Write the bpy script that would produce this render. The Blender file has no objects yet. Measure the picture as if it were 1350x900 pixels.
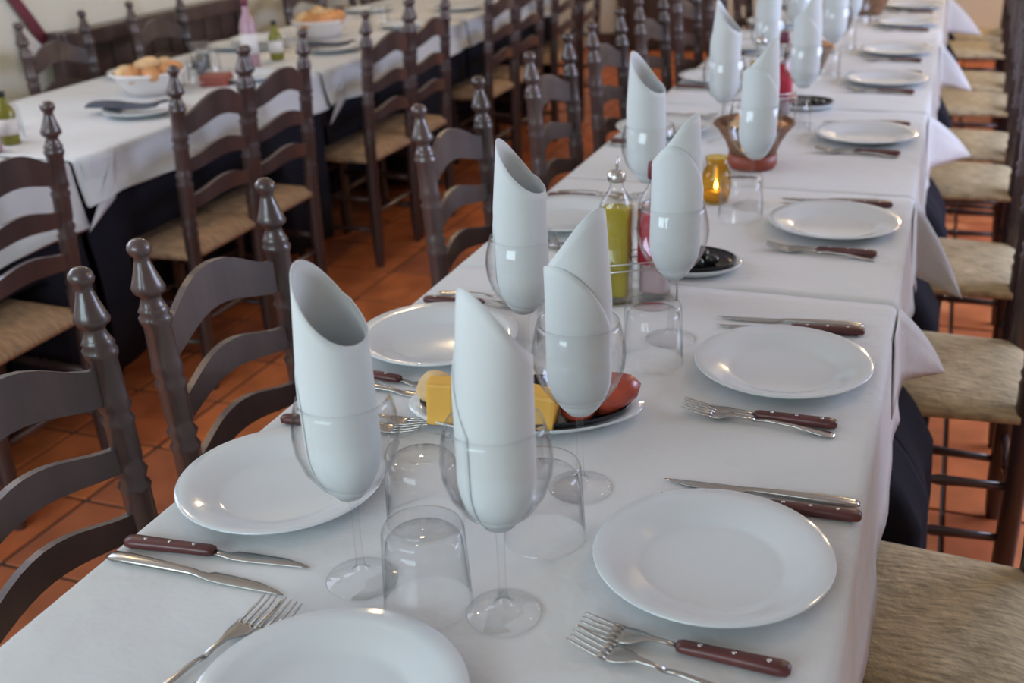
import bpy, bmesh, math, random
from mathutils import Vector, Matrix
random.seed(7)
PI = math.pi
S = bpy.context.scene
COL = S.collection

# ------------------------------------------------------------------ camera
CF = Vector((-0.33935254, 0.85138382, -0.39998181))
CR = Vector((0.93427864, 0.35450461, -0.03807759))
CU = Vector((-0.10937675, 0.38661619, 0.91573175))
CO = Vector((0.42523, 0.0, 1.454116))
FPX = 1460.788
cam = bpy.data.cameras.new('camera'); camo = bpy.data.objects.new('camera', cam); COL.objects.link(camo)
cam.sensor_fit = 'HORIZONTAL'; cam.sensor_width = 36.0; cam.lens = 36.0 * FPX / 1350.0
cam.clip_start = 0.02; cam.clip_end = 60
cam.dof.use_dof = True; cam.dof.focus_distance = 1.35; cam.dof.aperture_fstop = 4.8
m = Matrix((CR, CU, -CF)).transposed().to_4x4(); m.translation = CO
camo.matrix_world = m
S.camera = camo
S.view_settings.view_transform = 'Standard'; S.view_settings.look = 'None'
S.view_settings.gamma = 1; S.view_settings.use_curve_mapping = False
S.view_settings.exposure = 0.42

# ------------------------------------------------------------------ world and lights
W = bpy.data.worlds.new('world'); S.world = W; W.use_nodes = True
W.node_tree.nodes['Background'].inputs[0].default_value = (0.62, 0.72, 0.9, 1)
W.node_tree.nodes['Background'].inputs[1].default_value = 0.3

def area(name, loc, rot, sx, sy, col, power):
    l = bpy.data.lights.new(name, 'AREA'); l.shape = 'RECTANGLE'; l.size = sx; l.size_y = sy
    l.color = col; l.energy = power
    o = bpy.data.objects.new(name, l); o.location = loc; o.rotation_euler = rot; COL.objects.link(o); return o
# daylight through the windows of the right, near and left walls
area('daylight_right', (2.72, 4.2, 1.65), (0, PI/2, 0), 1.2, 2.6, (0.62, 0.72, 1.0), 90)
area('daylight_near', (-1.2, -1.92, 1.75), (PI/2, 0, 0), 2.4, 1.3, (0.72, 0.90, 1.0), 62)
area('daylight_left', (-2.88, 1.6, 1.9), (0, -PI/2, 0), 1.1, 2.0, (0.72, 0.80, 1.0), 28)
LAMPS = [(0.9, 2.3, 2.35), (1.0, 5.2, 2.3), (0.9, 7.9, 2.3), (-2.1, 4.9, 2.35), (-2.1, 2.2, 2.35)]
LPOW = [4, 9, 42, 11, 5]

# ------------------------------------------------------------------ materials
def mat(name, col, rough=0.5, metal=0.0, spec=0.5, bump=None, var=None, emit=None, sheen=0, coat=0):
    M = bpy.data.materials.new(name); M.use_nodes = True
    nt = M.node_tree; b = nt.nodes['Principled BSDF']
    b.inputs['Base Color'].default_value = (*col, 1); b.inputs['Roughness'].default_value = rough
    b.inputs['Metallic'].default_value = metal; b.inputs['Specular IOR Level'].default_value = spec
    if sheen: b.inputs['Sheen Weight'].default_value = sheen
    if coat: b.inputs['Coat Weight'].default_value = coat; b.inputs['Coat Roughness'].default_value = 0.12
    tc = nt.nodes.new('ShaderNodeTexCoord')
    if var:      # (scale, dark, light, stretch)
        n = nt.nodes.new('ShaderNodeTexNoise'); n.inputs['Scale'].default_value = var[0]; n.inputs['Detail'].default_value = 5
        mp = nt.nodes.new('ShaderNodeMapping'); mp.inputs['Scale'].default_value = var[3] if len(var) > 3 else (1, 1, 1)
        r = nt.nodes.new('ShaderNodeValToRGB'); r.color_ramp.elements[0].position = 0.3; r.color_ramp.elements[1].position = 0.7
        r.color_ramp.elements[0].color = (*[c*var[1] for c in col], 1); r.color_ramp.elements[1].color = (*[min(1, c*var[2]) for c in col], 1)
        nt.links.new(tc.outputs['Object'], mp.inputs[0]); nt.links.new(mp.outputs[0], n.inputs['Vector'])
        nt.links.new(n.outputs['Fac'], r.inputs[0]); nt.links.new(r.outputs[0], b.inputs['Base Color'])
    if bump:     # (kind, scale, strength, distance)
        if bump[0] == 'noise':
            t = nt.nodes.new('ShaderNodeTexNoise'); t.inputs['Detail'].default_value = 6
        else:
            t = nt.nodes.new('ShaderNodeTexWave'); t.inputs['Distortion'].default_value = 1.5
            t.bands_direction = bump[0]
        t.inputs['Scale'].default_value = bump[1]
        nt.links.new(tc.outputs['Object'], t.inputs['Vector'])
        bp = nt.nodes.new('ShaderNodeBump'); bp.inputs['Strength'].default_value = bump[2]; bp.inputs['Distance'].default_value = bump[3]
        nt.links.new(t.outputs['Fac'], bp.inputs['Height']); nt.links.new(bp.outputs[0], b.inputs['Normal'])
    if emit:
        b.inputs['Emission Color'].default_value = (*emit[0], 1); b.inputs['Emission Strength'].default_value = emit[1]
    return M

def glassmat(name, tint, edge, glossy=1.0):
    M = bpy.data.materials.new(name); M.use_nodes = True; nt = M.node_tree; nt.nodes.clear()
    out = nt.nodes.new('ShaderNodeOutputMaterial')
    tr = nt.nodes.new('ShaderNodeBsdfTransparent'); gl = nt.nodes.new('ShaderNodeBsdfGlossy'); gl.inputs['Roughness'].default_value = 0.03
    lw = nt.nodes.new('ShaderNodeLayerWeight'); lw.inputs['Blend'].default_value = 0.32
    mc = nt.nodes.new('ShaderNodeMix'); mc.data_type = 'RGBA'
    mc.inputs[6].default_value = (*tint, 1); mc.inputs[7].default_value = (*edge, 1)
    pe = nt.nodes.new('ShaderNodeMath'); pe.operation = 'POWER'; pe.inputs[1].default_value = 3.0
    nt.links.new(lw.outputs['Facing'], pe.inputs[0]); nt.links.new(pe.outputs[0], mc.inputs[0]); nt.links.new(mc.outputs[2], tr.inputs[0])
    fr = nt.nodes.new('ShaderNodeFresnel'); fr.inputs['IOR'].default_value = 1.45
    ge = nt.nodes.new('ShaderNodeNewGeometry')   # the same reflectance on both faces of the wall
    mx = nt.nodes.new('ShaderNodeMixShader')
    ma = nt.nodes.new('ShaderNodeMath'); ma.operation = 'MULTIPLY'; ma.inputs[1].default_value = glossy
    po = nt.nodes.new('ShaderNodeMath'); po.operation = 'POWER'; po.inputs[1].default_value = 3.5
    ad = nt.nodes.new('ShaderNodeMath'); ad.operation = 'ADD'; ad.inputs[1].default_value = 0.03
    nt.links.new(lw.outputs['Facing'], po.inputs[0]); nt.links.new(po.outputs[0], ad.inputs[0]); nt.links.new(ad.outputs[0], ma.inputs[0])
    nt.links.new(ma.outputs[0], mx.inputs[0]); nt.links.new(tr.outputs[0], mx.inputs[1]); nt.links.new(gl.outputs[0], mx.inputs[2])
    nt.links.new(mx.outputs[0], out.inputs[0]); return M

M_cloth = mat('white_table_linen', (0.60, 0.610, 0.615), 0.75, spec=0.25, bump=('noise', 3.5, 0.9, 0.02), sheen=0.1)
M_napkin = mat('white_napkin_linen', (0.68, 0.72, 0.73), 0.8, spec=0.2, bump=('noise', 60, 0.12, 0.002))
def translucent(M, f):
    nt = M.node_tree; b = nt.nodes['Principled BSDF']; out = nt.nodes['Material Output']
    t = nt.nodes.new('ShaderNodeBsdfTranslucent'); t.inputs[0].default_value = b.inputs['Base Color'].default_value
    mx = nt.nodes.new('ShaderNodeMixShader'); mx.inputs[0].default_value = f
    nt.links.new(b.outputs[0], mx.inputs[1]); nt.links.new(t.outputs[0], mx.inputs[2]); nt.links.new(mx.outputs[0], out.inputs[0])
translucent(M_napkin, 0.12)
M_under = mat('navy_undercloth', (0.018, 0.018, 0.026), 0.95, spec=0.08, bump=('noise', 8, 0.4, 0.01))
M_wood = mat('dark_stained_wood', (0.058, 0.034, 0.032), 0.36, spec=0.6, coat=0.35, var=(9, 0.6, 1.5, (1, 1, 0.25)), bump=('noise', 40, 0.15, 0.002))
M_rush = mat('woven_rush', (0.50, 0.39, 0.23), 0.8, var=(26, 0.6, 1.3, (1, 6, 1)), bump=('noise', 90, 0.8, 0.003))
M_rush2 = mat('woven_rush_brown', (0.42, 0.27, 0.16), 0.8, var=(26, 0.6, 1.3, (1, 6, 1)), bump=('noise', 90, 0.8, 0.003))
M_plate = mat('white_glazed_porcelain', (0.60, 0.635, 0.655), 0.12, spec=0.5, coat=0.3)
M_steel = mat('stainless_steel', (0.48, 0.47, 0.45), 0.24, metal=1.0)
M_handle = mat('red_brown_pressed_wood', (0.095, 0.025, 0.024), 0.38, var=(40, 0.6, 1.4, (0.3, 3, 3)))
M_rivet = mat('rivet_steel', (0.6, 0.6, 0.58), 0.3, metal=1.0)
M_tile = [mat('terracotta_tile_%s' % n, c, 0.42, spec=0.4, var=(7, 0.75, 1.2), bump=('noise', 14, 0.25, 0.004))
          for n, c in (('orange', (0.68, 0.20, 0.07)), ('red', (0.58, 0.16, 0.06)), ('brown', (0.48, 0.15, 0.07)))]
M_grout = mat('dark_grout', (0.07, 0.045, 0.035), 0.9)
M_wall = mat('cream_plaster', (0.66, 0.64, 0.54), 0.9, bump=('noise', 25, 0.2, 0.004))
M_ceil = mat('ceiling_plaster', (0.55, 0.52, 0.46), 0.9)
M_glass = glassmat('clear_glass', (1, 1, 1), (0.62, 0.66, 0.68))
M_amberg = glassmat('amber_glass', (0.95, 0.80, 0.42), (0.65, 0.42, 0.12))
M_pane = mat('window_daylight', (0.8, 0.85, 0.9), 0.4, emit=((0.75, 0.85, 1.0), 1.6))
M_oil = mat('olive_oil', (0.42, 0.34, 0.015), 0.15, spec=0.5)
M_vinegar = mat('dark_vinegar', (0.20, 0.02, 0.03), 0.15)
M_red = mat('red_paper_label', (0.55, 0.03, 0.07), 0.5)
M_cap = mat('dark_red_cap', (0.14, 0.02, 0.04), 0.4)
M_pink = mat('pink_glass_bottle', (0.42, 0.25, 0.30), 0.25)
M_blackplate = mat('black_glazed_tray', (0.012, 0.012, 0.016), 0.2)
M_cheese = mat('yellow_cheese', (0.72, 0.40, 0.07), 0.5, var=(12, 0.85, 1.15))
M_ham = mat('cured_red_meat', (0.27, 0.045, 0.025), 0.3, var=(22, 0.6, 1.8))
M_bread = mat('bread_crumb', (0.62, 0.42, 0.22), 0.85, var=(20, 0.75, 1.25), bump=('noise', 40, 0.5, 0.004))
M_crust = mat('bread_crust', (0.55, 0.25, 0.09), 0.65, var=(12, 0.7, 1.4), bump=('noise', 30, 0.5, 0.004))
M_basket = mat('brown_wicker', (0.25, 0.12, 0.06), 0.7, bump=('Z', 60, 0.8, 0.004), var=(30, 0.6, 1.4))
M_terra = mat('terracotta_red_clay', (0.24, 0.045, 0.025), 0.45)
M_paper = mat('white_paper_liner', (0.72, 0.68, 0.66), 0.8)
M_dark = mat('dark_olives', (0.018, 0.025, 0.02), 0.25)
M_wax = mat('amber_wax', (0.72, 0.52, 0.2), 0.4)
M_highlight = mat('highlight_glow_mat', (1, 0.8, 0.5), 0.5, emit=((1.0, 0.72, 0.30), 14))  # emissive colour for the highlights modelled inside the two glass holders
M_bulb = mat('lamp_bulb', (1, 0.9, 0.7), 0.5, emit=((1.0, 0.78, 0.45), 16))
M_shade = mat('brass_lamp_shade', (0.5, 0.33, 0.12), 0.35, metal=0.9)
M_navynap = mat('dark_blue_folded_paper', (0.045, 0.05, 0.075), 0.6)

# ------------------------------------------------------------------ helpers
def obj(name, bm, mt, parent=None, smooth=True, loc=None):
    me = bpy.data.meshes.new(name)
    if smooth:
        for f in bm.faces: f.smooth = True
    bm.normal_update(); bm.to_mesh(me); bm.free()
    if mt: me.materials.append(mt)
    o = bpy.data.objects.new(name, me); COL.objects.link(o)
    if parent: o.parent = parent
    if loc: o.location = loc
    return o
def thing(name, label, cat, loc=(0, 0, 0), rz=0, group=None):
    o = bpy.data.objects.new(name, None); COL.objects.link(o); o.empty_display_size = 0.05
    o.location = loc; o.rotation_euler = (0, 0, rz); tag(o, label, cat, group); return o
def tag(o, label, cat, group=None):
    o['label'] = label; o['category'] = cat
    if group: o['group'] = group
    return o
def kids(o): return [c for c in bpy.data.objects if c.parent == o]
KIDS = {}
def dup(root, loc, rz=0, label=None, tilt=None, swap=None):
    if root not in KIDS: KIDS[root] = [(c, kids(c)) for c in kids(root)]
    r = root.copy(); COL.objects.link(r); r.location = loc; r.rotation_euler = (tilt[0], tilt[1], rz) if tilt else (0, 0, rz)
    if label: r['label'] = label
    for c, gs in KIDS[root]:
        d = c.copy(); COL.objects.link(d); d.parent = r
        for g in gs:
            e = g.copy(); COL.objects.link(e); e.parent = d
    return r
def lathe(prof, n=24, bm=None, cx=0, cy=0, z0=0):
    bm = bm or bmesh.new(); rings = []
    for r, z in prof:
        if r < 1e-5: rings.append([bm.verts.new((cx, cy, z + z0))])
        else: rings.append([bm.verts.new((cx + r*math.cos(2*PI*i/n), cy + r*math.sin(2*PI*i/n), z + z0)) for i in range(n)])
    for a, b in zip(rings, rings[1:]):
        for i in range(n):
            j = (i+1) % n
            if len(a) == 1 and len(b) == 1: break
            if len(a) == 1: bm.faces.new((a[0], b[j], b[i]))
            elif len(b) == 1: bm.faces.new((a[i], a[j], b[0]))
            else: bm.faces.new((a[i], a[j], b[j], b[i]))
    return bm
def box(x0, x1, y0, y1, z0, z1, bm=None, bev=0):
    t = bmesh.new()
    vs = [t.verts.new((x, y, z)) for x in (x0, x1) for y in (y0, y1) for z in (z0, z1)]
    for f in ((0,1,3,2), (4,6,7,5), (0,4,5,1), (2,3,7,6), (0,2,6,4), (1,5,7,3)): t.faces.new([vs[i] for i in f])
    if bev: bmesh.ops.bevel(t, geom=t.edges[:], offset=bev, segments=2, affect='EDGES', profile=0.6)
    if bm is None: return t
    me = bpy.data.meshes.new('t'); t.to_mesh(me); t.free(); bm.from_mesh(me); bpy.data.meshes.remove(me); return bm
def tube(p, q, r, bm=None, n=8, r2=None):
    bm = bm or bmesh.new(); p = Vector(p); q = Vector(q); d = (q-p).normalized()
    a = d.orthogonal().normalized(); b = d.cross(a); r2 = r if r2 is None else r2
    A = [bm.verts.new(p + (a*math.cos(2*PI*i/n) + b*math.sin(2*PI*i/n))*r) for i in range(n)]
    B = [bm.verts.new(q + (a*math.cos(2*PI*i/n) + b*math.sin(2*PI*i/n))*r2) for i in range(n)]
    for i in range(n): bm.faces.new((A[i], A[(i+1) % n], B[(i+1) % n], B[i]))
    bm.faces.new(A[::-1]); bm.faces.new(B); return bm
def turned(p, q, prof, bm=None, n=8):
    """a turned rung between p and q; prof = radii along it"""
    bm = bm or bmesh.new(); p = Vector(p); q = Vector(q); d = (q-p).normalized(); a = d.orthogonal().normalized(); b = d.cross(a)
    R = [[bm.verts.new(p.lerp(q, t) + (a*math.cos(2*PI*i/n) + b*math.sin(2*PI*i/n))*r) for i in range(n)] for t, r in prof]
    for A, B in zip(R, R[1:]):
        for i in range(n): bm.faces.new((A[i], A[(i+1) % n], B[(i+1) % n], B[i]))
    bm.faces.new(R[0][::-1]); bm.faces.new(R[-1]); return bm
def loft(st, bm=None, n=10, sq=0.7):
    """stations (x, yc, halfwidth, zc, halfthick): a flat bar along x with a soft cross-section"""
    bm = bm or bmesh.new(); R = []
    for x, yc, hw, zc, ht in st:
        ring = []
        for i in range(n):
            a = 2*PI*(i+0.5)/n; c, s = math.cos(a), math.sin(a)
            ring.append(bm.verts.new((x, yc + hw*math.copysign(abs(c)**sq, c), zc + ht*math.copysign(abs(s)**sq, s))))
        R.append(ring)
    for A, B in zip(R, R[1:]):
        for i in range(n): bm.faces.new((A[i], A[(i+1) % n], B[(i+1) % n], B[i]))
    bm.faces.new(R[0][::-1]); bm.faces.new(R[-1]); return bm
ORD = ['nearest', 'second', 'third', 'fourth', 'fifth', 'sixth', 'seventh', 'eighth', 'ninth', 'tenth', 'eleventh', 'twelfth']
def project(p):
    d = Vector(p) - CO; z = d.dot(CF)
    return (675 + FPX*d.dot(CR)/z, 450 - FPX*d.dot(CU)/z, z) if z > 0.05 else (-9999, -9999, z)

# ------------------------------------------------------------------ room shell
XL, XR, YN, YF, ZC = -3.0, 2.8, -2.0, 8.9, 2.9
def struct(name, bm, mt, parent=None, smooth=False):
    o = obj(name, bm, mt, parent, smooth)
    if not parent: o['kind'] = 'structure'
    return o
floor = struct('floor', box(XL-.1, XR+.1, YN-.1, YF+.1, -0.12, -0.006), M_grout)
P_ = 0.31; cand = []
P_ = 0.29; ix0 = int((XL+1.50)/P_)-1; iy0 = int((YN-1.86)/P_)-1
for i in range(ix0, ix0+24):
    for j in range(iy0, iy0+42):
        cx = -1.50 + (i+.5)*P_; cy = 1.86 + (j+.5)*P_
        if cx-P_/2 < XL-.1 or cx+P_/2 > XR+.1 or cy-P_/2 < YN-.1 or cy+P_/2 > YF+.1: continue
        u, v, z = project((cx, cy, 0))
        vis = -60 < u < 1410 and -40 < v < 960 and z > 0
        cand.append((0 if vis and not (-0.45 < cx < 0.42) else 1, z if z > 0 else 99, cx, cy))
cand.sort()
def tile_bm(dx, dy, bm=None): return box(dx-P_/2+.006, dx+P_/2-.006, dy-P_/2+.006, dy+P_/2-.006, -.012, 0, bm, 0 if bm else .003)
tm = []
for k in range(3):
    t = tile_bm(0, 0); me = bpy.data.meshes.new('tile'); t.to_mesh(me); t.free(); me.materials.append(M_tile[k]); tm.append(me)
for c in cand[:290]:
    o = bpy.data.objects.new('tile', tm[random.choice((0, 0, 1, 1, 2))]); COL.objects.link(o); o.parent = floor
    o.location = (c[2], c[3], random.uniform(-.0015, .001)); o.rotation_euler = (random.uniform(-.003, .003), random.uniform(-.003, .003), 0)
bm = bmesh.new()
for c in cand[290:]: tile_bm(c[2], c[3], bm)
o = obj('tile', bm, M_tile[0], floor, False); o['kind'] = 'stuff'
struct('wall_far', box(XL-.1, XR+.1, YF, YF+.1, 0, ZC), M_wall)
struct('ceiling', box(XL-.1, XR+.1, YN-.1, YF+.1, ZC, ZC+.1), M_ceil)
def wall_with_hole(name, axis, c0, c1, a0, a1, h0, h1, z0, z1):
    bm = bmesh.new()
    for (p0, p1, q0, q1) in ((a0, h0, 0, ZC), (h1, a1, 0, ZC), (h0, h1, 0, z0), (h0, h1, z1, ZC)):
        if axis == 'x': box(c0, c1, p0, p1, q0, q1, bm)
        else: box(p0, p1, c0, c1, q0, q1, bm)
    return struct(name, bm, M_wall)
wall_with_hole('wall_right', 'x', XR, XR+.1, YN, YF, 2.9, 5.5, 1.05, 2.25)
wall_with_hole('wall_near', 'y', YN-.1, YN, XL-.1, XR+.1, -2.4, 0.0, 1.1, 2.4)
wall_with_hole('wall_left', 'x', XL-.1, XL, YN, YF, 0.6, 2.6, 1.35, 2.45)
def window(n, axis, c, h0, h1, z0, z1):
    bm = bmesh.new(); t = .05
    for (p0, p1, q0, q1) in ((h0, h0+t, z0, z1), (h1-t, h1, z0, z1), (h0, h1, z0, z0+t), (h0, h1, z1-t, z1), ((h0+h1)/2-.02, (h0+h1)/2+.02, z0, z1)):
        if axis == 'x': box(c-.03, c+.03, p0, p1, q0, q1, bm)
        else: box(p0, p1, c-.03, c+.03, q0, q1, bm)
    w = struct('window_%d' % n, bm, M_wood)
    g = box(c-.004, c+.004, h0+.05, h1-.05, z0+.05, z1-.05) if axis == 'x' else box(h0+.05, h1-.05, c-.004, c+.004, z0+.05, z1-.05)
    obj('pane', g, M_glass, w, False)
window(1, 'x', XR+.06, 2.9, 5.5, 1.05, 2.25); window(2, 'y', YN-.06, -2.4, 0.0, 1.1, 2.4); window(3, 'x', XL-.06, 0.6, 2.6, 1.35, 2.45)
bb = struct('baseboard_far', box(XL, XR, YF-.02, YF, 0, .12), M_wood)
struct('baseboard_left', box(XL, XL+.02, YN, YF, 0, .12), M_wood)
# dark plank door in the far wall
DX = .5
d = struct('door_1', box(-2.50+DX, -1.92+DX, YF-.03, YF+.0, .0, 2.05), M_wood)
bm = bmesh.new(); box(-2.58+DX, -2.50+DX, YF-.05, YF, 0, 2.13, bm); box(-1.92+DX, -1.84+DX, YF-.05, YF, 0, 2.13, bm); box(-2.58+DX, -1.84+DX, YF-.05, YF, 2.05, 2.13, bm)
obj('door_frame', bm, M_wood, d, False)
for k in range(4): obj('plank', box(DX-2.49+k*.142, DX-2.49+k*.142+.134, YF-.045, YF-.03, .03, 2.02, None, .004), M_wood, d, False)
obj('door_handle', tube((DX-2.0, YF-.10, 1.0), (DX-2.0, YF-.045, 1.0), .012), M_shade, d)
# hanging lamps (out of the frame, they light the room)
for k, (x, y, z) in enumerate(LAMPS):
    t = thing('pendant_lamp', 'brass pendant lamp on a cord, %s from the window end%s' % (ORD[k], ' over the main tables' if k < 3 else ' by the left wall'), 'lamp', (x, y, z))
    obj('lamp_shade', lathe([(.03, .16), (.05, .14), (.14, .02), (.17, -.04), (.165, -.04), (.13, .02), (.045, .13), (.0, .14)], 24), M_shade, t)
    obj('bulb', lathe([(0, -.05), (.02, -.045), (.032, -.02), (.03, .01), (.014, .05), (.0, .06)], 12), M_bulb, t)
    obj('cord', tube((0, 0, .15), (0, 0, ZC-z), .004), M_wood, t)
    l = bpy.data.lights.new('lamp_light', 'POINT'); l.energy = LPOW[k]; l.color = (1.0, 0.76, 0.45); l.shadow_soft_size = 0.05
    lo = bpy.data.objects.new('lamp_light', l); lo.location = (x, y, z-.10); COL.objects.link(lo)

# ------------------------------------------------------------------ tables and cloths
ZT = 0.76
def make_table(x0, x1, y0, y1, label):
    t = thing('dining_table', label, 'table', ((x0+x1)/2, (y0+y1)/2, 0)); hx = (x1-x0)/2-.012; hy = (y1-y0)/2-.005
    obj('tabletop', box(-hx, hx, -hy, hy, .715, .748, None, .004), M_wood, t, False)
    bm = bmesh.new()
    for s in (-1, 1):
        box(-hx+.05, hx-.05, s*(hy-.06)-.012, s*(hy-.06)+.012, .64, .715, bm); box(s*(hx-.06)-.012, s*(hx-.06)+.012, -hy+.05, hy-.05, .64, .715, bm)
    obj('apron', bm, M_wood, t, False)
    for sy in (-1, 1):
        yy = sy*(hy-.17)
        obj('column', box(-.04, .04, yy-.04, yy+.04, .05, .66, None, .006), M_wood, t, False)
        bm = box(-.17, .17, yy-.03, yy+.03, 0, .05, None, .006); box(-.04, .04, yy-.14, yy+.14, 0, .05, bm, .006)
        obj('foot', bm, M_wood, t, False)
    return t
def cloth_bm(x0, x1, y0, y1, drop, flare, amp, seed, top=ZT, near=False, far=False, thick=.0015, push=()):
    """tablecloth: flat top with rounded edges, sides that hang in soft waves"""
    rnd = random.Random(seed); ph = [rnd.uniform(0, 6) for _ in range(4)]
    bm = bmesh.new(); ny = max(8, int((y1-y0)/.03)); rows = []; ny = ny*(2 if push else 1)
    def inch(side, y):
        k_ = max([0] + [max(0, min(1, (.275-abs(y-yc))/.06)) for sd, yc, front in push if sd == side]); return k_*k_*(3-2*k_)
    def wav(y): return amp*(math.sin(y*21+ph[0]) + .6*math.sin(y*37+ph[1]))
    def prof(y):
        P = []
        for side in (-1, 1):
            X = x0 if side < 0 else x1; L = []
            sc = .0 if push else 1
            for s, dz in ((-.012, 0), (-.004, -.002), (.0015, -.007), (.003, -.02), (.006, -.06), (.010, -.12), (.014, -.18), (.018, -1)) if not push else ((-.012, 0), (-.004, -.002), (.0015, -.007), (.003, -.02), (.006, -.08), (.010, -.16), (.014, -.22), (.016, -.268), (.016, -.292), (.016, -.34), (.018, -.45), (.018, -1)):
                d_ = drop + .008*math.sin(y*9+ph[2]) if dz == -1 else -dz
                f = min(1, d_/drop)
                if d_ > drop+.02: continue
                xx = X + side*((s if s < 0 else s*sc) + ((1-inch(side, y))*max(0, min(1, (d_-.215)/.14))**.7 if push else f*f)*(flare + wav(y+side)))
                for sd, yc, front in push:      # the tucked-in chairs push the hanging side inwards, below it lies on their seats
                    if sd == side:
                        k_ = max(0, min(1, (.250-abs(y-yc))/.035)); k_ = k_*k_*(3-2*k_)
                        if top - d_ < .47: xx = xx + (front-xx)*k_
                L.append((xx, top - d_))
            P.append(L)
        n = 12
        mid = [(x0+.012+(x1-x0-.024)*k/n, top + (.0 if k in (0, n) else .0007*math.sin(k*2.3+y*6+ph[3]))) for k in range(1, n)]
        return P[0][::-1] + mid + P[1]
    for j in range(ny+1):
        y = y0 + (y1-y0)*j/ny; rows.append([bm.verts.new((x, y, z)) for x, z in prof(y)])
    for a, b in zip(rows, rows[1:]):
        for i in range(len(a)-1): bm.faces.new((a[i], a[i+1], b[i+1], b[i]))
    for flag, row, s in ((near, rows[0], -1), (far, rows[-1], 1)):
        if not flag: continue
        nt = len(row); prev = row
        for k in range(1, 7):
            d_ = drop*k/6; cur = []
            for v in row:
                x, y, z = v.co; 
                if z < top - d_: cur.append(v) if False else cur.append(None)
                else: cur.append(None)
            new = []
            for i, v in enumerate(row):
                zz = min(v.co.z, top - d_ - (.0)) if True else 0
                new.append(bm.verts.new((v.co.x, v.co.y + s*(.004+.02*k/6+.004*math.sin(v.co.x*30)*k/6), zz)))
            for i in range(nt-1):
                try: bm.faces.new((prev[i], prev[i+1], new[i+1], new[i]))
                except Exception: pass
            prev = new
    bmesh.ops.remove_doubles(bm, verts=bm.verts, dist=1e-5)
    bmesh.ops.solidify(bm, geom=bm.faces[:], thickness=-thick)
    return bm
def corner_bm(side, X, ya, B, tip):
    """a loose corner of cloth that lifts off the hanging side at the end of a cloth and runs out to a point"""
    bm = bmesh.new(); R = []
    A0 = Vector((X+side*.006, ya-.14, ZT-.004)); B0 = Vector((X+side*.014, ya-.14, B[2])); A = Vector((X+side*.007, ya, ZT-.006)); Bv = Vector(B); T = Vector(tip)
    for i in range(15):
        if i < 5: p0, p1 = A0.lerp(A, i/4), B0.lerp(Bv, i/4)
        else: u = (i-4)/10; p0, p1 = A.lerp(T, u), Bv.lerp(T, u)
        row = []
        for k in range(7):
            v = k/6; p = p0.lerp(p1, v)
            if i >= 4: p.x += side*.010*math.sin(PI*v)*math.sin(PI*(i-4)/10)
            if k == 0 and i > 4: p.x += side*.006*math.sin(PI*(i-4)/10); p.z += .006*math.sin(PI*(i-4)/10)
            row.append(bm.verts.new(p))
        R.append(row)
    for a, b in zip(R, R[1:]):
        for k in range(6): bm.faces.new((a[k], a[k+1], b[k+1], b[k]))
    bmesh.ops.recalc_face_normals(bm, faces=bm.faces)
    bmesh.ops.solidify(bm, geom=bm.faces[:], thickness=.0015)
    return bm
LY = [.925, 1.385, 2.33, 3.03, 3.60, 4.19, 4.78, 5.4, 6.1]
RY = [1.395, 2.28, 2.965, 3.82, 4.31, 5.05, 5.54, 6.44, 6.96]
RX = [.456, .466, .474, .490, .503, .512, .520, .530, .536]
AY = [1.87, 2.68, 3.03, 3.81, 4.17, 4.99, 5.36, 5.95, 6.4]
WY = [3.40, 4.02, 5.2, 5.55, 6.0]
PUSH1 = [(-1, y, -.425+.215) for y in LY] + [(1, y, x-.215) for x, y in zip(RX, RY)]
PUSH2 = [(1, y, -1.74-.215) for y in AY] + [(-1, y, -2.535+.215) for y in WY]
segs = [(.36, 1.79), (1.79, 2.42), (2.42, 3.27), (3.27, 4.54), (4.54, 6.0), (6.0, 7.4)]
HX = .390
flaps = {0: ((.410, 1.80, .620), (.483, 2.00, .555)), 1: ((.412, 2.45, .575), (.513, 2.50, .515)), 2: ((.412, 3.30, .600), (.524, 3.60, .565)),
         3: ((.412, 4.57, .590), (.526, 4.68, .555)), 4: ((.412, 6.0, .58), (.570, 6.05, .565))}
for k, (a, b) in enumerate(segs):
    where = 'the %s section of the long right table' % ORD[k]
    make_table(-HX, HX, a, b, 'dark wooden table under white linen, ' + where)
    c = thing('tablecloth', 'white linen tablecloth on ' + where, 'tablecloth', (0, 0, 0), 0, 'white cloths on the long right table')
    obj('cloth', cloth_bm(-HX, HX, a-.004, b-.0005, .21, .004, .003, k, ZT-.0012+.0006*(k % 2), near=(k == 0), far=(k == 5)), M_cloth, c)
    if k in flaps:
        B_, tip = flaps[k]; f = obj('hanging_corner', corner_bm(1, HX, b, B_, tip), M_cloth, c); f['label'] = 'loose pointed cloth corner hanging off the table edge'
    u = obj('undercloth', cloth_bm(-HX+.004, HX-.004, a+.002, b-.002, .62, .092, .005, k+20, ZT-.006, near=(k == 0), far=(k == 5), push=PUSH1), M_under)
    tag(u, 'dark navy undercloth below the linen on ' + where, 'cloth', 'navy undercloths of the long right table')
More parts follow.
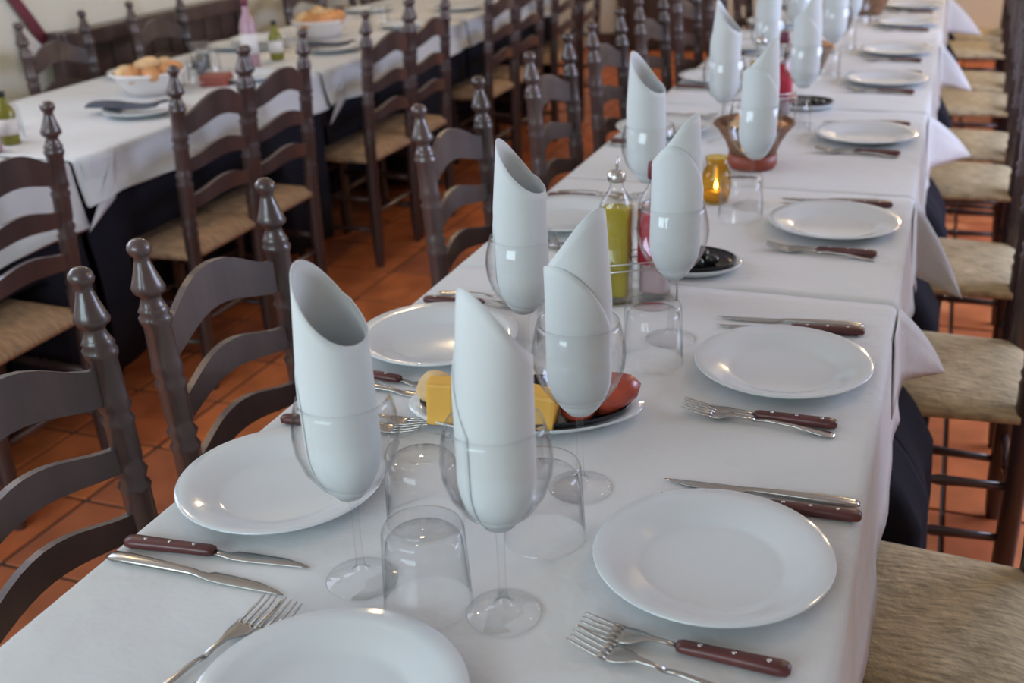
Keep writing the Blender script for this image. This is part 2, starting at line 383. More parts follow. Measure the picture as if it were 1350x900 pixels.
# second row of tables
TX0, TX1 = -2.53, -1.72
segs2 = [(.95, 2.26, .175), (2.28, 3.58, .122), (3.60, 4.95, .122), (4.97, 6.3, .122)]
for k, (a, b, dr) in enumerate(segs2):
    where = 'the %s section of the wall table row' % ORD[k]
    make_table(TX0, TX1, a, b, 'dark wooden table under white linen, ' + where)
    c = thing('tablecloth', 'white linen tablecloth on ' + where, 'tablecloth', (0, 0, 0), 0, 'white cloths on the table row by the wall')
    obj('cloth', cloth_bm(TX0, TX1, a-.004, b+.004, dr, .012, .004, k+50, ZT-.0012+.0006*(k % 2), near=(k == 0), far=(k == 3)), M_cloth, c)
    if k in (1, 2):
        f = obj('hanging_corner', corner_bm(1, TX1, a+.16, (TX1+.018, a+.12, ZT-dr-.01), (TX1+.03, a-.02, .570)), M_cloth, c); f['label'] = 'pointed cloth corner hanging down at the joint of two tables'
    u = obj('undercloth', cloth_bm(TX0+.004, TX1-.004, a+.002, b-.002, .60, .02, .004, k+70, ZT-.006, near=(k == 0), far=(k == 3), push=PUSH2), M_under)
    tag(u, 'dark navy undercloth below the linen on ' + where, 'cloth', 'navy undercloths of the table row by the wall')

# ------------------------------------------------------------------ ladder-back rush chair
POST = [(.012, 0), (.015, .02), (.019, .10), (.019, .30), (.019, .50), (.0205, .515), (.017, .525), (.0205, .54), (.017, .55), (.0185, .57),
        (.0185, .655), (.021, .665), (.016, .675), (.021, .69), (.016, .70), (.0185, .715), (.0185, .765), (.021, .775), (.0165, .785), (.021, .795), (.0185, .81),
        (.0175, .868), (.0205, .876), (.0212, .884), (.0180, .889), (.0200, .894), (.0165, .901), (.0125, .914), (.0135, .919), (.0200, .924), (.0215, .931), (.0185, .941), (.0135, .958), (.0100, .972), (.0095, .979), (.0135, .984), (.0155, .991), (.0140, .999), (.0085, 1.005), (0, 1.007)]
LEAN = [.034]
def lean(z): return -LEAN[0]*max(0, (z-.43)/.57)**1.2
def make_chair(rush, label):
    t = thing('ladder_back_chair', label, 'chair')
    hw = .167
    for s in (-1, 1):
        bm = lathe([(r*1.16, z*.968) for r, z in POST], 10)
        for v in bm.verts: v.co.x += -.175 + lean(v.co.z); v.co.y += s*hw
        obj('back_post', bm, M_wood, t)
    for s in (-1, 1):
        obj('front_leg', lathe([(.012, 0), (.018, .02), (.02, .1), (.016, .13), (.021, .15), (.016, .17), (.02, .2), (.02, .30), (.016, .32), (.021, .335), (.018, .36), (.02, .455), (.016, .465), (0, .467)], 10, cx=.165, cy=s*(hw+.018)), M_wood, t)
    def slat(zc, h, arch, name='slat'):
        bm = bmesh.new(); n = 14; F = []
        for i in range(n+1):
            tt = -1 + 2*i/n; y = tt*(hw-.006); c = .5+.5*math.cos(PI*tt)
            dip = .012*math.cos(2*PI*tt) if h > .05 else .004*math.cos(2*PI*tt)
            zu = zc + h/2 + arch*c**1.2 + (.0 - dip*.3); zl = zc - h/2 + arch*.62*c
            bx = -.175 - .022*(1-tt*tt)
            F.append([bm.verts.new((bx + lean(z) + e, y, z)) for z, e in ((zl, .006), (zu, .006), (zu, -.006), (zl, -.006))])
        for a, b in zip(F, F[1:]):
            for k in range(4): bm.faces.new((a[k], a[(k+1) % 4], b[(k+1) % 4], b[k]))
        bm.faces.new(F[0][::-1]); bm.faces.new(F[-1]); bmesh.ops.recalc_face_normals(bm, faces=bm.faces)
        return obj(name, bm, M_wood, t, False)
    slat(.806, .058, .048); slat(.692, .040, .030); slat(.585, .040, .028)
    # rush seat: cushion-like top with the four woven triangles meeting in the middle
    bm = bmesh.new(); n = 16; G = []
    for i in range(n+1):
        row = []
        for j in range(n+1):
            u = -1+2*i/n; v = -1+2*j/n
            k = max(abs(u), abs(v)); e = (1-k**6)
            seam = .004*(1-min(1, abs(abs(u)-abs(v))*8))
            sx = u*.186; sy = v*(.196+.012*u)
            cc = .965 if abs(u) == 1 and abs(v) == 1 else 1
            row.append(bm.verts.new((sx*cc, sy*cc, .432 + .028*e - seam*e - .006*(1-k)*e)))
        G.append(row)
    for i in range(n):
        for j in range(n): bm.faces.new((G[i][j], G[i+1][j], G[i+1][j+1], G[i][j+1]))
    bot = bmesh.ops.extrude_face_region(bm, geom=bm.faces[:])
    for g in bot['geom']:
        if isinstance(g, bmesh.types.BMVert): g.co.z = .418 + (g.co.z-.432)*-.15
    bmesh.ops.recalc_face_normals(bm, faces=bm.faces)
    obj('seat', bm, rush, t)
    rp = [(0, .008), (.3, .010), (.42, .012), (.46, .009), (.5, .014), (.54, .009), (.58, .012), (.7, .010), (1, .008)]
    for z in (.19, .31): obj('rung', turned((.165, -.185, z), (.165, .185, z), rp), M_wood, t)
    for s in (-1, 1):
        for z in (.15, .27): obj('rung', turned((-.175, s*.167, z), (.165, s*.185, z), rp), M_wood, t)
    obj('rung', turned((-.175, -.167, .22), (-.175, .167, .22), rp), M_wood, t)
    return t
LEAN[0] = .0
CH1 = make_chair(M_rush, ''); LEAN[0] = .034; CH2 = make_chair(M_rush2, '')
used = set()
def chair(proto, x, y, rz, label, group):
    if proto in used: o = dup(proto, (x, y, 0), rz)
    else:
        used.add(proto); KIDS[proto] = [(c, []) for c in kids(proto)]; o = proto; o.location = (x, y, 0); o.rotation_euler = (0, 0, rz)
    o['label'] = label; o['group'] = group
rj = random.Random(3)
for k, y in enumerate(LY):
    chair(CH2, -.425, y, rj.uniform(-.02, .02), 'dark turned ladder-back chair on the left of the long table, %s from the camera' % ORD[k], 'chairs on the left of the long table')
for k, y in enumerate(RY):
    chair(CH1, RX[k], y, PI + rj.uniform(-.015, .015), 'dark chair with tan rush seat, %s on the right of the long table' % ORD[k], 'chairs on the right of the long table')
for k, y in enumerate(AY):
    chair(CH2, -1.74, y, PI + rj.uniform(-.02, .02), 'dark ladder-back chair on the aisle side of the wall tables, %s from the camera' % ORD[k], 'aisle chairs of the table row by the wall')
for k, y in enumerate(WY):
    chair(CH2, -2.535, y, rj.uniform(-.02, .02), 'dark ladder-back chair between the wall tables and the cream wall, %s from the camera' % ORD[k], 'wall side chairs of the far table row')

# ------------------------------------------------------------------ place settings
PLATE = [(0, 0), (.070, 0), (.078, .003), (.088, .009), (.108, .0145), (.1245, .0195), (.1255, .021), (.1245, .0222), (.108, .0172), (.088, .0118), (.078, .0062), (.070, .0042), (0, .004)]
plate_me = obj('plate', lathe(PLATE, 56), M_plate)
tag(plate_me, '', 'plate', 'white dinner plates on the long table')
def first_or_copy(o, flag=[]):
    if o in flag: c = o.copy(); COL.objects.link(c); return c
    flag.append(o); return o
# wine glass
def glass_profile():
    out = [(0, 0), (.037, 0), (.0385, .0012), (.037, .003), (.02, .006), (.008, .012), (.0045, .022), (.0038, .05), (.0042, .092), (.007, .103),
           (.018, .110), (.034, .124), (.046, .142), (.0525, .162), (.054, .178), (.0525, .194), (.0485, .210), (.0465, .2165)]
    inn = [(.0453, .2165), (.0474, .209), (.0513, .193), (.0528, .178), (.0513, .163), (.0448, .1435), (.0328, .126), (.017, .1125), (0, .109)]
    return out, inn
go, gi = glass_profile()
G = thing('wine_glass', '', 'glass', group='wine glasses holding rolled napkins')
obj('foot', lathe(go[:7], 32), M_glass, G)
obj('stem', lathe(go[6:10], 16), M_glass, G)
obj('bowl', lathe(go[9:]+gi, 36), M_glass, G)
KIDS[G] = [(c, []) for c in kids(G)]
# inverted tumbler: rim down, thick base up
TB = [(.0455, 0), (.0462, .0008), (.0455, .002), (.0435, .05), (.0415, .088), (.0395, .0925), (.035, .0935), (.030, .091), (.0, .089)]
TI = [(.0, .082), (.034, .081), (.0385, .076), (.0410, .05), (.0442, .002), (.0455, 0)]
tumb = obj('tumbler', lathe(TB+TI, 36), M_glass); tag(tumb, '', 'glass', 'upturned water tumblers on the long table')

def napkin_bm(seed, R=.0385):
    """linen rolled into a tube, cut slanting: peak at +x, two and a bit turns, loose outer edge running down diagonally"""
    rnd = random.Random(seed); bm = bmesh.new(); turns = 1.9; nu = 64; nv = 16
    th0 = PI*(.35+rnd.uniform(-.1, .1)); zb = .104; peak = .352 + rnd.uniform(-.006, .006); low = .280
    G_ = []
    for i in range(nu+1):
        u = i/nu; th = th0 + turns*2*PI*u
        rr = R - .0034*(1-u)
        c = .5+.5*math.cos(th)
        zt = low + (peak-low)*c**1.35 - .004*(1-u)
        if u > .80: zt = min(zt, zt - (zt-.215)*((u-.80)/.20)**1.3)
        if u < .08: zt -= .02*(1-u/.08)
        row = []
        for j in range(nv+1):
            v = j/nv; z = zb + (zt-zb)*v
            b = min(1, (z-zb)/.055); br = .38 + .62*math.sin(b*PI/2)**.8
            top = max(0, (z-.26)/.09)
            r = rr*br*(1 + .01*math.sin(3*th+seed)) + .0012*top*(1-c)
            sx = -.18*max(0, (z-.25))*c   # the peak curls a little inwards
            row.append(bm.verts.new((r*math.cos(th)+sx*.6, r*math.sin(th), z)))
        G_.append(row)
    for i in range(nu):
        for j in range(nv): bm.faces.new((G_[i][j], G_[i+1][j], G_[i+1][j+1], G_[i][j+1]))
    bmesh.ops.recalc_face_normals(bm, faces=bm.faces)
    bmesh.ops.solidify(bm, geom=bm.faces[:], thickness=.0016)
    return bm
NAPS = []
for s in (1, 2, 3):
    o = obj('napkin', napkin_bm(s), M_napkin); tag(o, '', 'napkin', 'rolled white napkins standing in wine glasses'); NAPS.append(o)
def place(o, loc, rz, label, tilt=(0, 0), proto_used=[]):
    if o.type == 'EMPTY':
        if o in proto_used: c = dup(o, loc, rz)
        else: proto_used.append(o); c = o
    else:
        if o in proto_used: c = o.copy(); COL.objects.link(c)
        else: proto_used.append(o); c = o
    c.location = loc; c.rotation_euler = (tilt[0], tilt[1], rz); c['label'] = label; return c

# cutlery: local x from the tip (0) to the handle end (~.2); lies on z = 0
def fork_head(bm, metal):
    # neck then palm, then four tines; arched profile
    def zp(x): return .004 + .0135*math.sin(min(1, max(0, (x)/.075))*PI)**1.0 * .75 + (.004 if x < .012 else 0)*0
    loft([(.098, 0, .0032, .006, .0016), (.085, 0, .0030, .008, .0016), (.070, 0, .0042, .0085, .0014), (.062, 0, .0085, .0075, .0012), (.052, 0, .0122, .0055, .0011), (.044, 0, .0128, .0050, .001), (.040, 0, .0128, .0052, .001)], bm)
    for k in range(4):
        y = -.0107 + k*.00713
        loft([(.042, y, .0024, .0052, .001), (.030, y, .0019, .0070, .0009), (.015, y*1.0, .0016, .0098, .0009), (.004, y, .0012, .0128, .0007), (.0, y, .0005, .0138, .0004)], bm, 6)
    return bm
def wood_handle(x0, L, hw, z):
    return loft([(x0, 0, hw*.7, z, .004), (x0+.006, 0, hw*.9, z, .0052), (x0+L*.3, 0, hw*.88, z, .0055), (x0+L*.65, 0, hw, z, .006), (x0+L*.9, 0, hw*1.12, z, .006), (x0+L*.975, 0, hw*.95, z, .0052), (x0+L, 0, hw*.5, z, .003)], n=12)
def make_fork(wood):
    f = thing('fork', '', 'fork', group='forks on the long table')
    if wood:
        obj('head', fork_head(bmesh.new(), 1), M_steel, f)
        h = obj('handle', wood_handle(.096, .106, .0082, .0066), M_handle, f); h['label'] = 'red-brown wooden handle'
        for x in (.118, .150, .182): obj('rivet', tube((x, 0, .0118), (x, 0, .0130), .0022, None, 8), M_rivet, h)
    else:
        bm = fork_head(bmesh.new(), 1)
        loft([(.096, 0, .0032, .006, .0016), (.115, 0, .003, .0085, .0016), (.15, 0, .0042, .0075, .0014), (.178, 0, .0075, .0045, .0013), (.194, 0, .0085, .003, .0012), (.200, 0, .005, .0028, .001)], bm)
        obj('body', bm, M_steel, f)
    KIDS[f] = [(c, kids(c)) for c in kids(f)]
    return f
def make_knife(wood):
    f = thing('knife', '', 'knife', group='knives on the long table')
    bl = [(0, .004, .0004, .0022, .0004), (.012, .002, .0035, .0022, .0007), (.035, -.0005, .0070, .0022, .0009), (.070, -.001, .0085, .0022, .0010), (.092, -.001, .0082, .0024, .0011), (.098, .0012, .0052, .003, .0013), (.106, .001, .0046, .0042, .0017), (.118, 0, .0052, .005, .0024)]
    if wood:
        obj('blade', loft(bl, n=8), M_steel, f)
        h = obj('handle', wood_handle(.116, .110, .0085, .0066), M_handle, f); h['label'] = 'red-brown wooden handle'
        for x in (.140, .170, .200): obj('rivet', tube((x, 0, .0118), (x, 0, .0130), .0022, None, 8), M_rivet, h)
    else:
        obj('body', loft(bl[:-1] + [(.118, 0, .005, .0045, .0026), (.16, 0, .0068, .0048, .0032), (.20, 0, .0085, .0048, .0032), (.220, 0, .0080, .004, .0026), (.226, 0, .004, .0035, .0015)], n=8), M_steel, f)
    KIDS[f] = [(c, kids(c)) for c in kids(f)]
    return f
FW, FM, KW, KM = make_fork(True), make_fork(False), make_knife(True), make_knife(False)
rc = random.Random(11)
def cut(o, tip, end, label):
    """tip and handle end on the table plane"""
    dx, dy = end[0]-tip[0], end[1]-tip[1]
    place(o, (tip[0], tip[1], ZT+.0006), math.atan2(dy, dx), label)
def place_name(side, k): return 'at the %s place on the %s of the long table' % (ORD[k], side)

RP = [.977, 1.48, 2.168, 2.929, 3.69, 4.248, 4.949, 5.495, 6.204]
RG = [1.091, 1.553, 2.281, 3.057, 3.816, 4.376, 5.065, 5.615, 6.262]
LP = [.977, 1.436, 2.088, 2.904, 3.651, 4.291, 4.921, 5.55, 6.132]
LG = [.846, 1.36, 2.059, 2.818, 3.528, 4.208, 4.846, 5.486, 6.077]
for k, y in enumerate(RP):
    n = place_name('right', k)
    place(plate_me, (.252, y, ZT), 0, 'round white plate ' + n)
    if k == 0:
        cut(FW, (.151, .837), (.348, .833), 'red-handled fork ' + n); cut(FM, (.149, .815), (.340, .780), 'all-metal fork ' + n)
        cut(KM, (.162, 1.133), (.385, 1.144), 'all-metal knife ' + n); cut(KW, (.166, 1.101), (.375, 1.113), 'red-handled knife ' + n)
    else:
        j = rc.uniform(-.006, .006)
        cut(FW, (.142, y-.155+j), (.338, y-.153+j), 'red-handled fork ' + n); cut(FM, (.144, y-.162+j), (.338, y-.178+j), 'all-metal fork ' + n)
        cut(KM, (.123, y+.174+j), (.345, y+.196+j), 'all-metal knife ' + n); cut(KW, (.128, y+.140+j), (.342, y+.165+j), 'red-handled knife ' + n)
    place(G, (.071, RG[k], ZT), rc.uniform(0, 6), 'stemmed wine glass with napkin ' + n)
    place(NAPS[k % 3], (.071, RG[k], ZT), [-.35, -.25, -.2][k % 3] + rc.uniform(-.1, .1), 'rolled white napkin ' + n, (rc.uniform(-.02, .02), rc.uniform(.0, .04)))
    place(tumb, (.064, RG[k]-.110 if k < 1 else RG[k]-.086, ZT), 0, 'upturned clear tumbler ' + n)
for k, y in enumerate(LP):
    n = place_name('left', k)
    place(plate_me, (-.271, y, ZT), 0, 'round white plate ' + n)
    if k == 0:
        cut(KW, (-.155, .848), (-.378, .821), 'red-handled knife ' + n); cut(KM, (-.157, .797), (-.374, .795), 'all-metal knife ' + n)
    else:
        cut(KW, (-.150, y-.152), (-.364, y-.140), 'red-handled knife ' + n); cut(KM, (-.150, y-.182), (-.364, y-.172), 'all-metal knife ' + n)
    cut(FW, (-.168, y+.180), (-.357, y+.157), 'red-handled fork ' + n); cut(FM, (-.160, y+.196), (-.350, y+.200), 'all-metal fork ' + n)
    place(G, (-.094, LG[k], ZT), rc.uniform(0, 6), 'stemmed wine glass with napkin ' + n)
    place(NAPS[(k+1) % 3], (-.094, LG[k], ZT), PI + [.0, .1, -.1][k % 3], 'rolled white napkin ' + n, (rc.uniform(-.02, .02), rc.uniform(-.02, .03)))
    place(tumb, (-.077, LG[k]+.126 if k < 4 else LG[k]+.11, ZT), 0, 'upturned clear tumbler ' + n)
# head of the table
place(plate_me, (-.025, .656, ZT), 0, 'white plate at the head of the long table, cut by the lower frame')
place(G, (.070, .839, ZT), .3, 'stemmed wine glass holding a rolled napkin at the head place, nearest the camera')
place(NAPS[0], (.070, .839, ZT), -2.15, 'rolled white napkin in the glass at the head place, nearest the camera', (0, .0))
place(tumb, (-.009, .830, ZT), 0, 'upturned clear tumbler at the head place between the two nearest wine glasses')
cut(FM, (-.132, .775), (-.170, .58), 'all-metal fork left of the head plate, its tines pointing up the table')
cut(FM, (-.156, .776), (-.196, .58), 'second fork left of the head plate, partly over the first')

# ------------------------------------------------------------------ food, bottles, baskets
def lump(rx, ry, rz, seed, amp=.12, n=2):
    bm = bmesh.new(); bmesh.ops.create_icosphere(bm, subdivisions=n, radius=1); r = random.Random(seed)
    ph = [r.uniform(0, 6) for _ in range(6)]
    for v in bm.verts:
        p = v.co; k = 1 + amp*(math.sin(3*p.x+ph[0])*math.sin(3*p.y+ph[1]) + .6*math.sin(5*p.z+ph[2]+2*p.x))
        v.co = Vector((p.x*rx*k, p.y*ry*k, p.z*rz*k))
    return bm
def oval(rx, ry, prof, n=40):
    bm = lathe(prof, n)
    for v in bm.verts: v.co.x *= rx; v.co.y *= ry
    return bm
def platter(x, y, rx, ry, label, rz=0):
    t = thing('serving_platter', label, 'platter', (x, y, ZT), rz)
    obj('dish', oval(rx, ry, [(0, 0), (.7, 0), (.85, .006), (1.0, .016), (1.0, .019), (.84, .010), (.7, .004), (0, .004)]), M_plate, t)
    obj('tray', oval(rx*.9, ry*.9, [(0, .0105), (.80, .0105), (.92, .013), (1.0, .022), (1.0, .024), (.9, .016), (.8, .0125), (0, .0125)]), M_blackplate, t).__setitem__('label', 'black inner tray')
    return t
platter(-.058, 1.252, .160, .085, 'oval platter with a black tray, holding cheese and cured meat behind the nearest napkins', .27)
def food(name, bm, mt, x, y, z, rz, label, cat, tilt=(0, 0), sm=True):
    o = obj(name, bm, mt, None, sm); o.location = (x, y, z); o.rotation_euler = (tilt[0], tilt[1], rz); tag(o, label, cat); return o
zf = ZT + .0125
food('cheese_wedge', box(-.018, .018, -.015, .015, 0, .060, None, .004), M_cheese, -.150, 1.180, zf, .25, 'upright yellow cheese block at the left end of the platter', 'cheese', (0, .04), False)
food('cheese_wedge', box(-.026, .022, -.018, .018, 0, .050, None, .005), M_cheese, -.022, 1.205, zf+.001, .1, 'yellow cheese block in the middle of the platter, right of the nearest napkin', 'cheese', (0, .12), False)
food('cheese_wedge', box(-.022, .022, -.014, .014, 0, .048, None, .004), M_cheese, -.098, 1.198, zf, .3, 'yellow cheese block behind the nearest napkin on the platter', 'cheese', (0, 0), False)
food('bread_slice', lump(.030, .014, .030, 5, .06), M_bread, -.175, 1.222, zf+.022, .2, 'tan slice of bread at the far left of the platter', 'bread', (0, 0))
food('sausage_piece', lump(.040, .028, .028, 8, .08), M_ham, .056, 1.272, zf+.026, .5, 'large glossy red cured sausage piece at the right end of the platter', 'meat', (0, -.35))
food('sausage_piece', lump(.026, .020, .018, 9, .08), M_ham, .022, 1.232, zf+.017, -.2, 'smaller red cured sausage piece beside the middle cheese block', 'meat', (0, 0))
food('sausage_piece', lump(.032, .022, .020, 12, .08), M_ham, .005, 1.300, zf+.020, .8, 'red cured meat piece at the back of the platter', 'meat', (0, 0))
platter(.025, 1.872, .098, .072, 'small oval platter with a black tray of olives behind the oil bottles', .1)
for k in range(7):
    a = k*2*PI/6; r = .0 if k == 6 else .034
    food('olive', lump(.013, .011, .010, 30+k, .03), M_dark, .030+r*1.2*math.cos(a), 1.872+r*math.sin(a)*.8, ZT+.022, a, ['rightmost', 'far right', 'far left', 'leftmost', 'near left', 'near right', 'middle'][k] + ' dark olive on the small platter near the bottles', 'olive').__setitem__('group', 'olives on the small platter')
platter(.048, 3.281, .095, .070, 'small oval platter of red meat and dark olives, farther along the table', 0)
food('sausage_piece', lump(.024, .018, .016, 15, .08), M_ham, .014, 3.262, ZT+.028, .4, 'red cured sausage piece on the farther small platter', 'meat')
for k in range(3): food('olive', lump(.013, .011, .010, 40+k, .03), M_dark, .058+.022*k, 3.262+.012*(k % 2), ZT+.022, k, ['left', 'middle', 'right'][k] + ' dark olive on the farther small platter', 'olive').__setitem__('group', 'olives on the farther small platter')

def square_bottle(x, y, label, liquid, lname, cap='pourer', rz=0, s=1.0, label_mat=None):
    t = thing('oil_bottle' if cap == 'pourer' else 'vinegar_bottle', label, 'bottle', (x, y, ZT+.004), rz)
    h = .026
    def sq(prof, rs=.75):
        bm = lathe(prof, 24)
        for v in bm.verts:
            z = v.co.z
            if z < .165: f = 1.0
            elif z < .19: f = 1-(z-.165)/.025
            else: f = 0
            r = math.hypot(v.co.x, v.co.y)
            if r > 1e-5 and f > 0:
                a = math.atan2(v.co.y, v.co.x); c, sn = math.cos(a), math.sin(a)
                rr = r*((abs(c)**5+abs(sn)**5)**(-1/5)); k = (1-f)+f*rr/r; v.co.x *= k; v.co.y *= k
        return bm
    obj('bottle_glass', sq([(0, 0), (.022, 0), (.0255, .003), (.026, .01), (.026, .160), (.0235, .172), (.014, .188), (.0115, .194), (.0115, .205), (.0125, .207), (.0105, .207), (.0105, .194), (.0125, .188), (.021, .172), (.0235, .16), (.0235, .009), (0, .008)]), M_glass, t)
    lv = .158
    obj(lname, sq([(0, .009), (.0225, .009), (.0232, .012), (.0232, lv), (0, lv)]), liquid, t)
    if cap == 'pourer':
        obj('stopper', lathe([(0, .203), (.0145, .203), (.0150, .209), (.0140, .218), (.006, .221), (0, .221)], 16), M_rivet, t)
        obj('spout', tube((0, 0, .219), (.003, 0, .243), .0028, None, 8, .002), M_rivet, t)
    else:
        obj('cap', lathe([(0, .202), (.0135, .202), (.014, .206), (.0135, .226), (.012, .229), (0, .229)], 16), M_cap, t)
        obj('label', sq([(.0263, .060), (.0266, .060), (.0266, .150), (.0263, .150)]), M_red, t).__setitem__('label', 'red paper label')
    return t
M_clearv = mat('pale_pink_vinegar', (0.55, 0.40, 0.42), 0.2)
square_bottle(-.055, 1.692, 'square olive oil bottle with a metal pourer, in the near wire rack', M_oil, 'oil')
square_bottle(.002, 1.726, 'vinegar bottle with dark red cap and red label, beside the near oil bottle', M_clearv, 'vinegar', 'cap')
square_bottle(.008, 3.131, 'vinegar bottle with dark cap and red label in the farther rack', M_clearv, 'vinegar', 'cap')
square_bottle(-.049, 3.098, 'olive oil bottle with pourer in the farther rack', M_oil, 'oil')
def rack(x, y, label, ang):
    t = thing('cruet_rack', label, 'rack', (x, y, ZT), ang)
    bm = bmesh.new()
    for z in (.062, .074):
        P = [(-.062, -.034), (.062, -.034), (.062, .034), (-.062, .034)]
        for a, b in zip(P, P[1:]+P[:1]): tube((*a, z), (*b, z), .0014, bm, 6)
    obj('wire_band', bm, M_rivet, t)
    obj('base', box(-.062, .062, -.034, .034, .0, .0035, None, .001), M_rivet, t, False)
    for sx in (-1, 1):
        for sy in (-1, 1): obj('wire_post', tube((sx*.062, sy*.034, 0), (sx*.062, sy*.034, .080), .0016, None, 6), M_rivet, t)
rack(-.0265, 1.709, 'thin wire cruet rack holding the near oil and vinegar bottles', .54)
rack(-.0205, 3.1145, 'thin wire cruet rack holding the farther oil and vinegar bottles', .52)

def jar(x, y, label):
    t = thing('glass_candle_holder', label, 'candle holder', (x, y, ZT))
    obj('jar_glass', lathe([(0, 0), (.022, 0), (.026, .004), (.030, .02), (.033, .045), (.029, .066), (.021, .082), (.024, .100), (.0225, .100), (.0195, .082), (.0275, .066), (.0315, .045), (.0285, .02), (.024, .007), (0, .006)], 28), M_amberg, t)
    obj('wax', lathe([(0, .0065), (.022, .0065), (.026, .018), (.026, .026), (0, .026)], 24), M_wax, t)
    obj('highlight_glow', lathe([(0, .028), (.0035, .033), (.004, .038), (.0015, .048), (0, .052)], 10), M_highlight, t)  # glowing shape stands in for a bulb's yellow reflection in the glass
jar(-.006, 2.292, 'small amber glass candle holder with a modelled highlight beside the bread basket')
def basket(x, y, r, h, label, pieces, where, mt=M_basket, liner=None, seed=0, pr=.035, base_mat=None):
    t = thing('bread_basket', label, 'basket', (x, y, ZT))
    zb = 0
    if base_mat:
        obj('foot', lathe([(0, 0), (r*.55, 0), (r*.62, .01), (r*.62, .035), (r*.5, .036), (0, .03)], 30), base_mat, t); zb = .03
    obj('bowl', lathe([(0, zb), (r*.55, zb), (r*.72, zb+h*.35), (r*.98, h), (r, h+.004), (r*.94, h), (r*.68, zb+h*.35), (r*.5, zb+.008), (0, zb+.008)], 36), liner or mt, t)
    bm = lathe([(r*.97, h-.006), (r*1.03, h), (r*.97, h+.006), (r*.93, h), (r*.97, h-.006)], 36); obj('rim', bm, mt, t)
    rr = random.Random(seed)
    for k in range(pieces):
        a = (k-1)*2*PI/max(1, pieces-1); d_ = 0 if k == 0 else r*.60
        o = obj('bread_roll', lump(pr*rr.uniform(.9, 1.25), pr*.72, pr*.6, seed*10+k, .10), M_crust if k % 3 else M_bread)
        o.location = (x+d_*math.cos(a), y+d_*math.sin(a), ZT+h*.85+(pr*.75 if k == 0 else pr*.1+rr.uniform(0, .3)*pr)); o.rotation_euler = (rr.uniform(-.4, .4), rr.uniform(-.4, .4), rr.uniform(0, 6))
        if k == 0: wd = 'topmost'
        else: wd = {0: 'rightmost', 1: 'far right', 2: 'farthest', 3: 'far left', 4: 'leftmost', 5: 'near left', 6: 'nearest', 7: 'near right'}[(k-1) if pieces > 5 else (k-1)*2]
        tag(o, wd + ' golden bread roll in ' + where, 'bread', 'bread rolls in ' + where)
basket(.020, 2.60, .092, .105, 'brown wicker bread basket on a red clay foot, behind the amber candle holder', 4, 'the wicker basket with the red clay foot', seed=1, pr=.030, base_mat=M_terra)
basket(-.004, 3.90, .07, .08, 'small brown wicker bread basket midway down the long table', 5, 'the small basket midway down the long table', seed=2, pr=.028)
basket(.082, 5.27, .09, .10, 'brown wicker bread basket at the far end of the long table', 5, 'the basket at the far end of the long table', seed=3, pr=.032)

# second table row: what stands on it
basket(-2.108, 3.12, .125, .075, 'wide bread basket lined with pale paper on the table by the wall, nearer one', 9, 'the nearer wide basket by the wall', liner=M_paper, mt=M_paper, seed=4, pr=.046)
basket(-2.157, 4.37, .125, .075, 'wide bread basket lined with pale paper on the table by the wall, farther one', 9, 'the farther wide basket by the wall', liner=M_paper, mt=M_paper, seed=5, pr=.050)
def plate_at(x, y, label, s=1.0):
    c = place(plate_me, (x, y, ZT), 0, label); c['group'] = 'plates on the table row by the wall'; return c
P2 = [(-1.90, 1.75), (-1.915, 2.83), (-1.90, 3.42), (-1.915, 4.04), (-1.90, 4.70), (-1.90, 5.3), (-1.90, 5.9), (-2.38, 3.42), (-2.38, 4.05), (-2.36, 5.2)]
for k, (x, y) in enumerate(P2):
    plate_at(x, y, 'white plate on the wall tables, %s from the camera on their %s side' % ((ORD[k], 'aisle') if k < 7 else (ORD[k-7], 'wall')))
def folded(x, y, rz, label, s=1):
    bm = bmesh.new(); n = 12; R = []
    for i in range(n+1):
        u = i/n
        z = .004 + .003*math.sin(u*PI*2.3) + (.006*max(0, u-.8)*5)
        R.append([bm.verts.new((-.15*s+.30*s*u, v*(.035+.01*math.sin(u*7)), z + (.006 if abs(v) < .5 else 0))) for v in (-1, -.4, .4, 1)])
    for a, b in zip(R, R[1:]):
        for k in range(3): bm.faces.new((a[k], a[k+1], b[k+1], b[k]))
    bmesh.ops.recalc_face_normals(bm, faces=bm.faces); bmesh.ops.solidify(bm, geom=bm.faces[:], thickness=.006)
    o = obj('folded_napkin', bm, M_navynap); o.location = (x, y, ZT+.02); o.rotation_euler = (0, 0, rz); tag(o, label, 'napkin')
folded(-1.965, 2.82, .12, 'dark blue folded paper napkin on the plate before the nearer bread basket', .85)
folded(-1.94, 4.03, .2, 'dark blue folded napkin on the plate before the farther bread basket', .75)
def tall_bottle(x, y, label, bodym, capm, h=.26, r=.034):
    t = thing('bottle', label, 'bottle', (x, y, ZT))
    obj('bottle_body', lathe([(0, 0), (r*.9, 0), (r, .006), (r, h*.58), (r*.8, h*.68), (r*.4, h*.80), (r*.36, h*.93), (0, h*.93)], 20), bodym, t)
    obj('cap', lathe([(0, h*.9), (r*.42, h*.9), (r*.42, h), (0, h)], 14), capm, t)
    obj('label', lathe([(r*1.01, h*.2), (r*1.025, h*.2), (r*1.025, h*.5), (r*1.01, h*.5)], 20), M_paper, t)
tall_bottle(-2.05, 3.655, 'tall pinkish bottle with dark cap beside the small oil bottle by the wall', M_pink, M_cap, .25, .032)
M_oliveglass = mat('olive_green_glass', (0.20, 0.19, 0.02), 0.2)
tall_bottle(-2.035, 3.81, 'small olive-green oil bottle beside the pinkish bottle by the wall', M_oliveglass, M_dark, .15, .027)
tall_bottle(-2.02, 2.30, 'pink and purple bottle at the left edge of the photo', M_pink, M_cap, .25, .034)
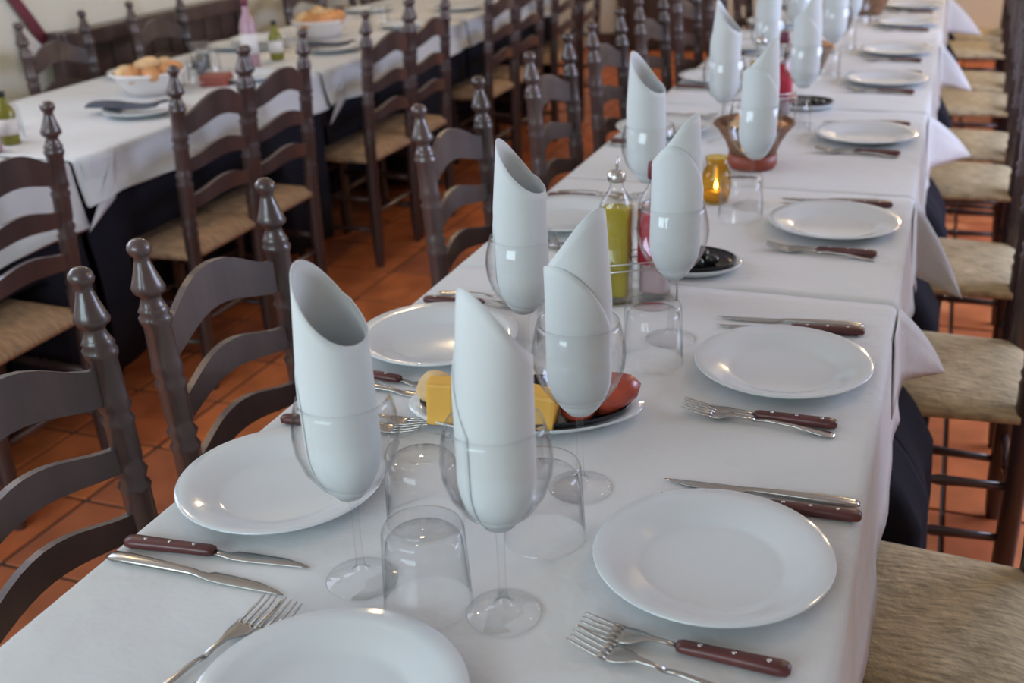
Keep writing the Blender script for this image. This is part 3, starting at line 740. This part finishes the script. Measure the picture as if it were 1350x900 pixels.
tall_bottle(-2.04, 2.40, 'olive-green oil bottle with black cap near the left edge of the photo', M_oliveglass, M_dark, .15, .027)
def tealight(x, y, label, strength=True):
    t = thing('tealight', label, 'candle', (x, y, ZT))
    obj('holder', lathe([(0, 0), (.022, 0), (.028, .03), (.030, .055), (.0285, .055), (.0265, .03), (.02, .004), (0, .004)], 20), M_glass, t)
    obj('wax', lathe([(0, .005), (.019, .005), (.022, .02), (0, .02)], 16), M_wax, t)
    obj('highlight_glow', lathe([(0, .021), (.008, .028), (.009, .038), (.004, .052), (0, .058)], 10), M_highlight, t)  # glow added to imitate the bright white highlight on the glass
tealight(-2.107, 3.944, 'tealight glass with modelled highlight between the bottles and the farther basket by the wall')
stk = [(-3.0, 5.05)]
for k in range(3):
    c = plate_at(-2.95, 5.18, '%s white plate of the small stack beside the farther wall bread basket' % ['bottom', 'middle', 'top'][k]); c.location = (-2.268, 4.06, ZT+.0125*k)
gk = [(-2.082, 3.369), (-2.135, 3.50), (-2.03, 3.27), (-2.249, 3.62), (-2.095, 2.45), (-2.19, 2.53), (-2.219, 4.60), (-2.063, 4.75)]
for k, (x, y) in enumerate(gk):
    c = place(tumb, (x, y, ZT), 0, 'upturned clear tumbler on the table row by the wall, %s from the window end' % ORD[k]); c['group'] = 'tumblers on the table row by the wall'
food('sausage_box', box(-.05, .05, -.04, .04, 0, .04, None, .006), M_terra, -1.965, 3.30, ZT, .3, 'small reddish-brown clay dish behind the nearer wide basket', 'dish', (0, 0), False).name = 'clay_dish'

# settle with plank back along the left wall
t = thing('wooden_settle', 'long dark wooden settle with plank back against the cream wall behind the tables', 'bench', (XL+.06, 4.26, 0))
hy = .63
for s in (-1, 1): obj('end_post', box(-.03, .03, s*hy-.03, s*hy+.03, 0, .88, None, .006), M_wood, t, False)
obj('top_rail', box(-.035, .035, -hy, hy, .80, .875, None, .008), M_wood, t, False)
obj('lower_rail', box(-.03, .03, -hy, hy, .40, .46, None, .006), M_wood, t, False)
for k in range(9):
    y = -hy+.03+k*(2*hy-.06)/9; obj('plank', box(-.012, .012, y+.004, y+(2*hy-.06)/9-.004, .46, .80, None, .003), M_wood, t, False)
obj('seat', box(-.03, .14, -hy, hy, .40, .44, None, .006), M_wood, t, False)
# pennant on the wall
t = thing('pennant', 'narrow dark red and white pennant hanging aslant on the cream wall at the left', 'pennant', (XL+.012, 3.53, .93))
def tri(pts, th=.006):
    bm = bmesh.new(); vs = [bm.verts.new((0, y, z)) for y, z in pts]; bm.faces.new(vs)
    r = bmesh.ops.extrude_face_region(bm, geom=bm.faces[:])
    for g in r['geom']:
        if isinstance(g, bmesh.types.BMVert): g.co.x += th
    bmesh.ops.recalc_face_normals(bm, faces=bm.faces); return bm
obj('red_cloth', tri([(-.10, .14), (-.03, .12), (.10, -.07), (.06, -.10)]), M_cap, t, False)
obj('white_cloth', tri([(-.06, .02), (.06, -.10), (.02, -.20), (-.06, -.18)], .004), M_paper, t, False)
obj('cord', tube((.003, -.09, .14), (.003, -.16, .34), .003), M_wood, t)
for o in list(bpy.data.objects):
    if o.get('label') == '': del o['label']
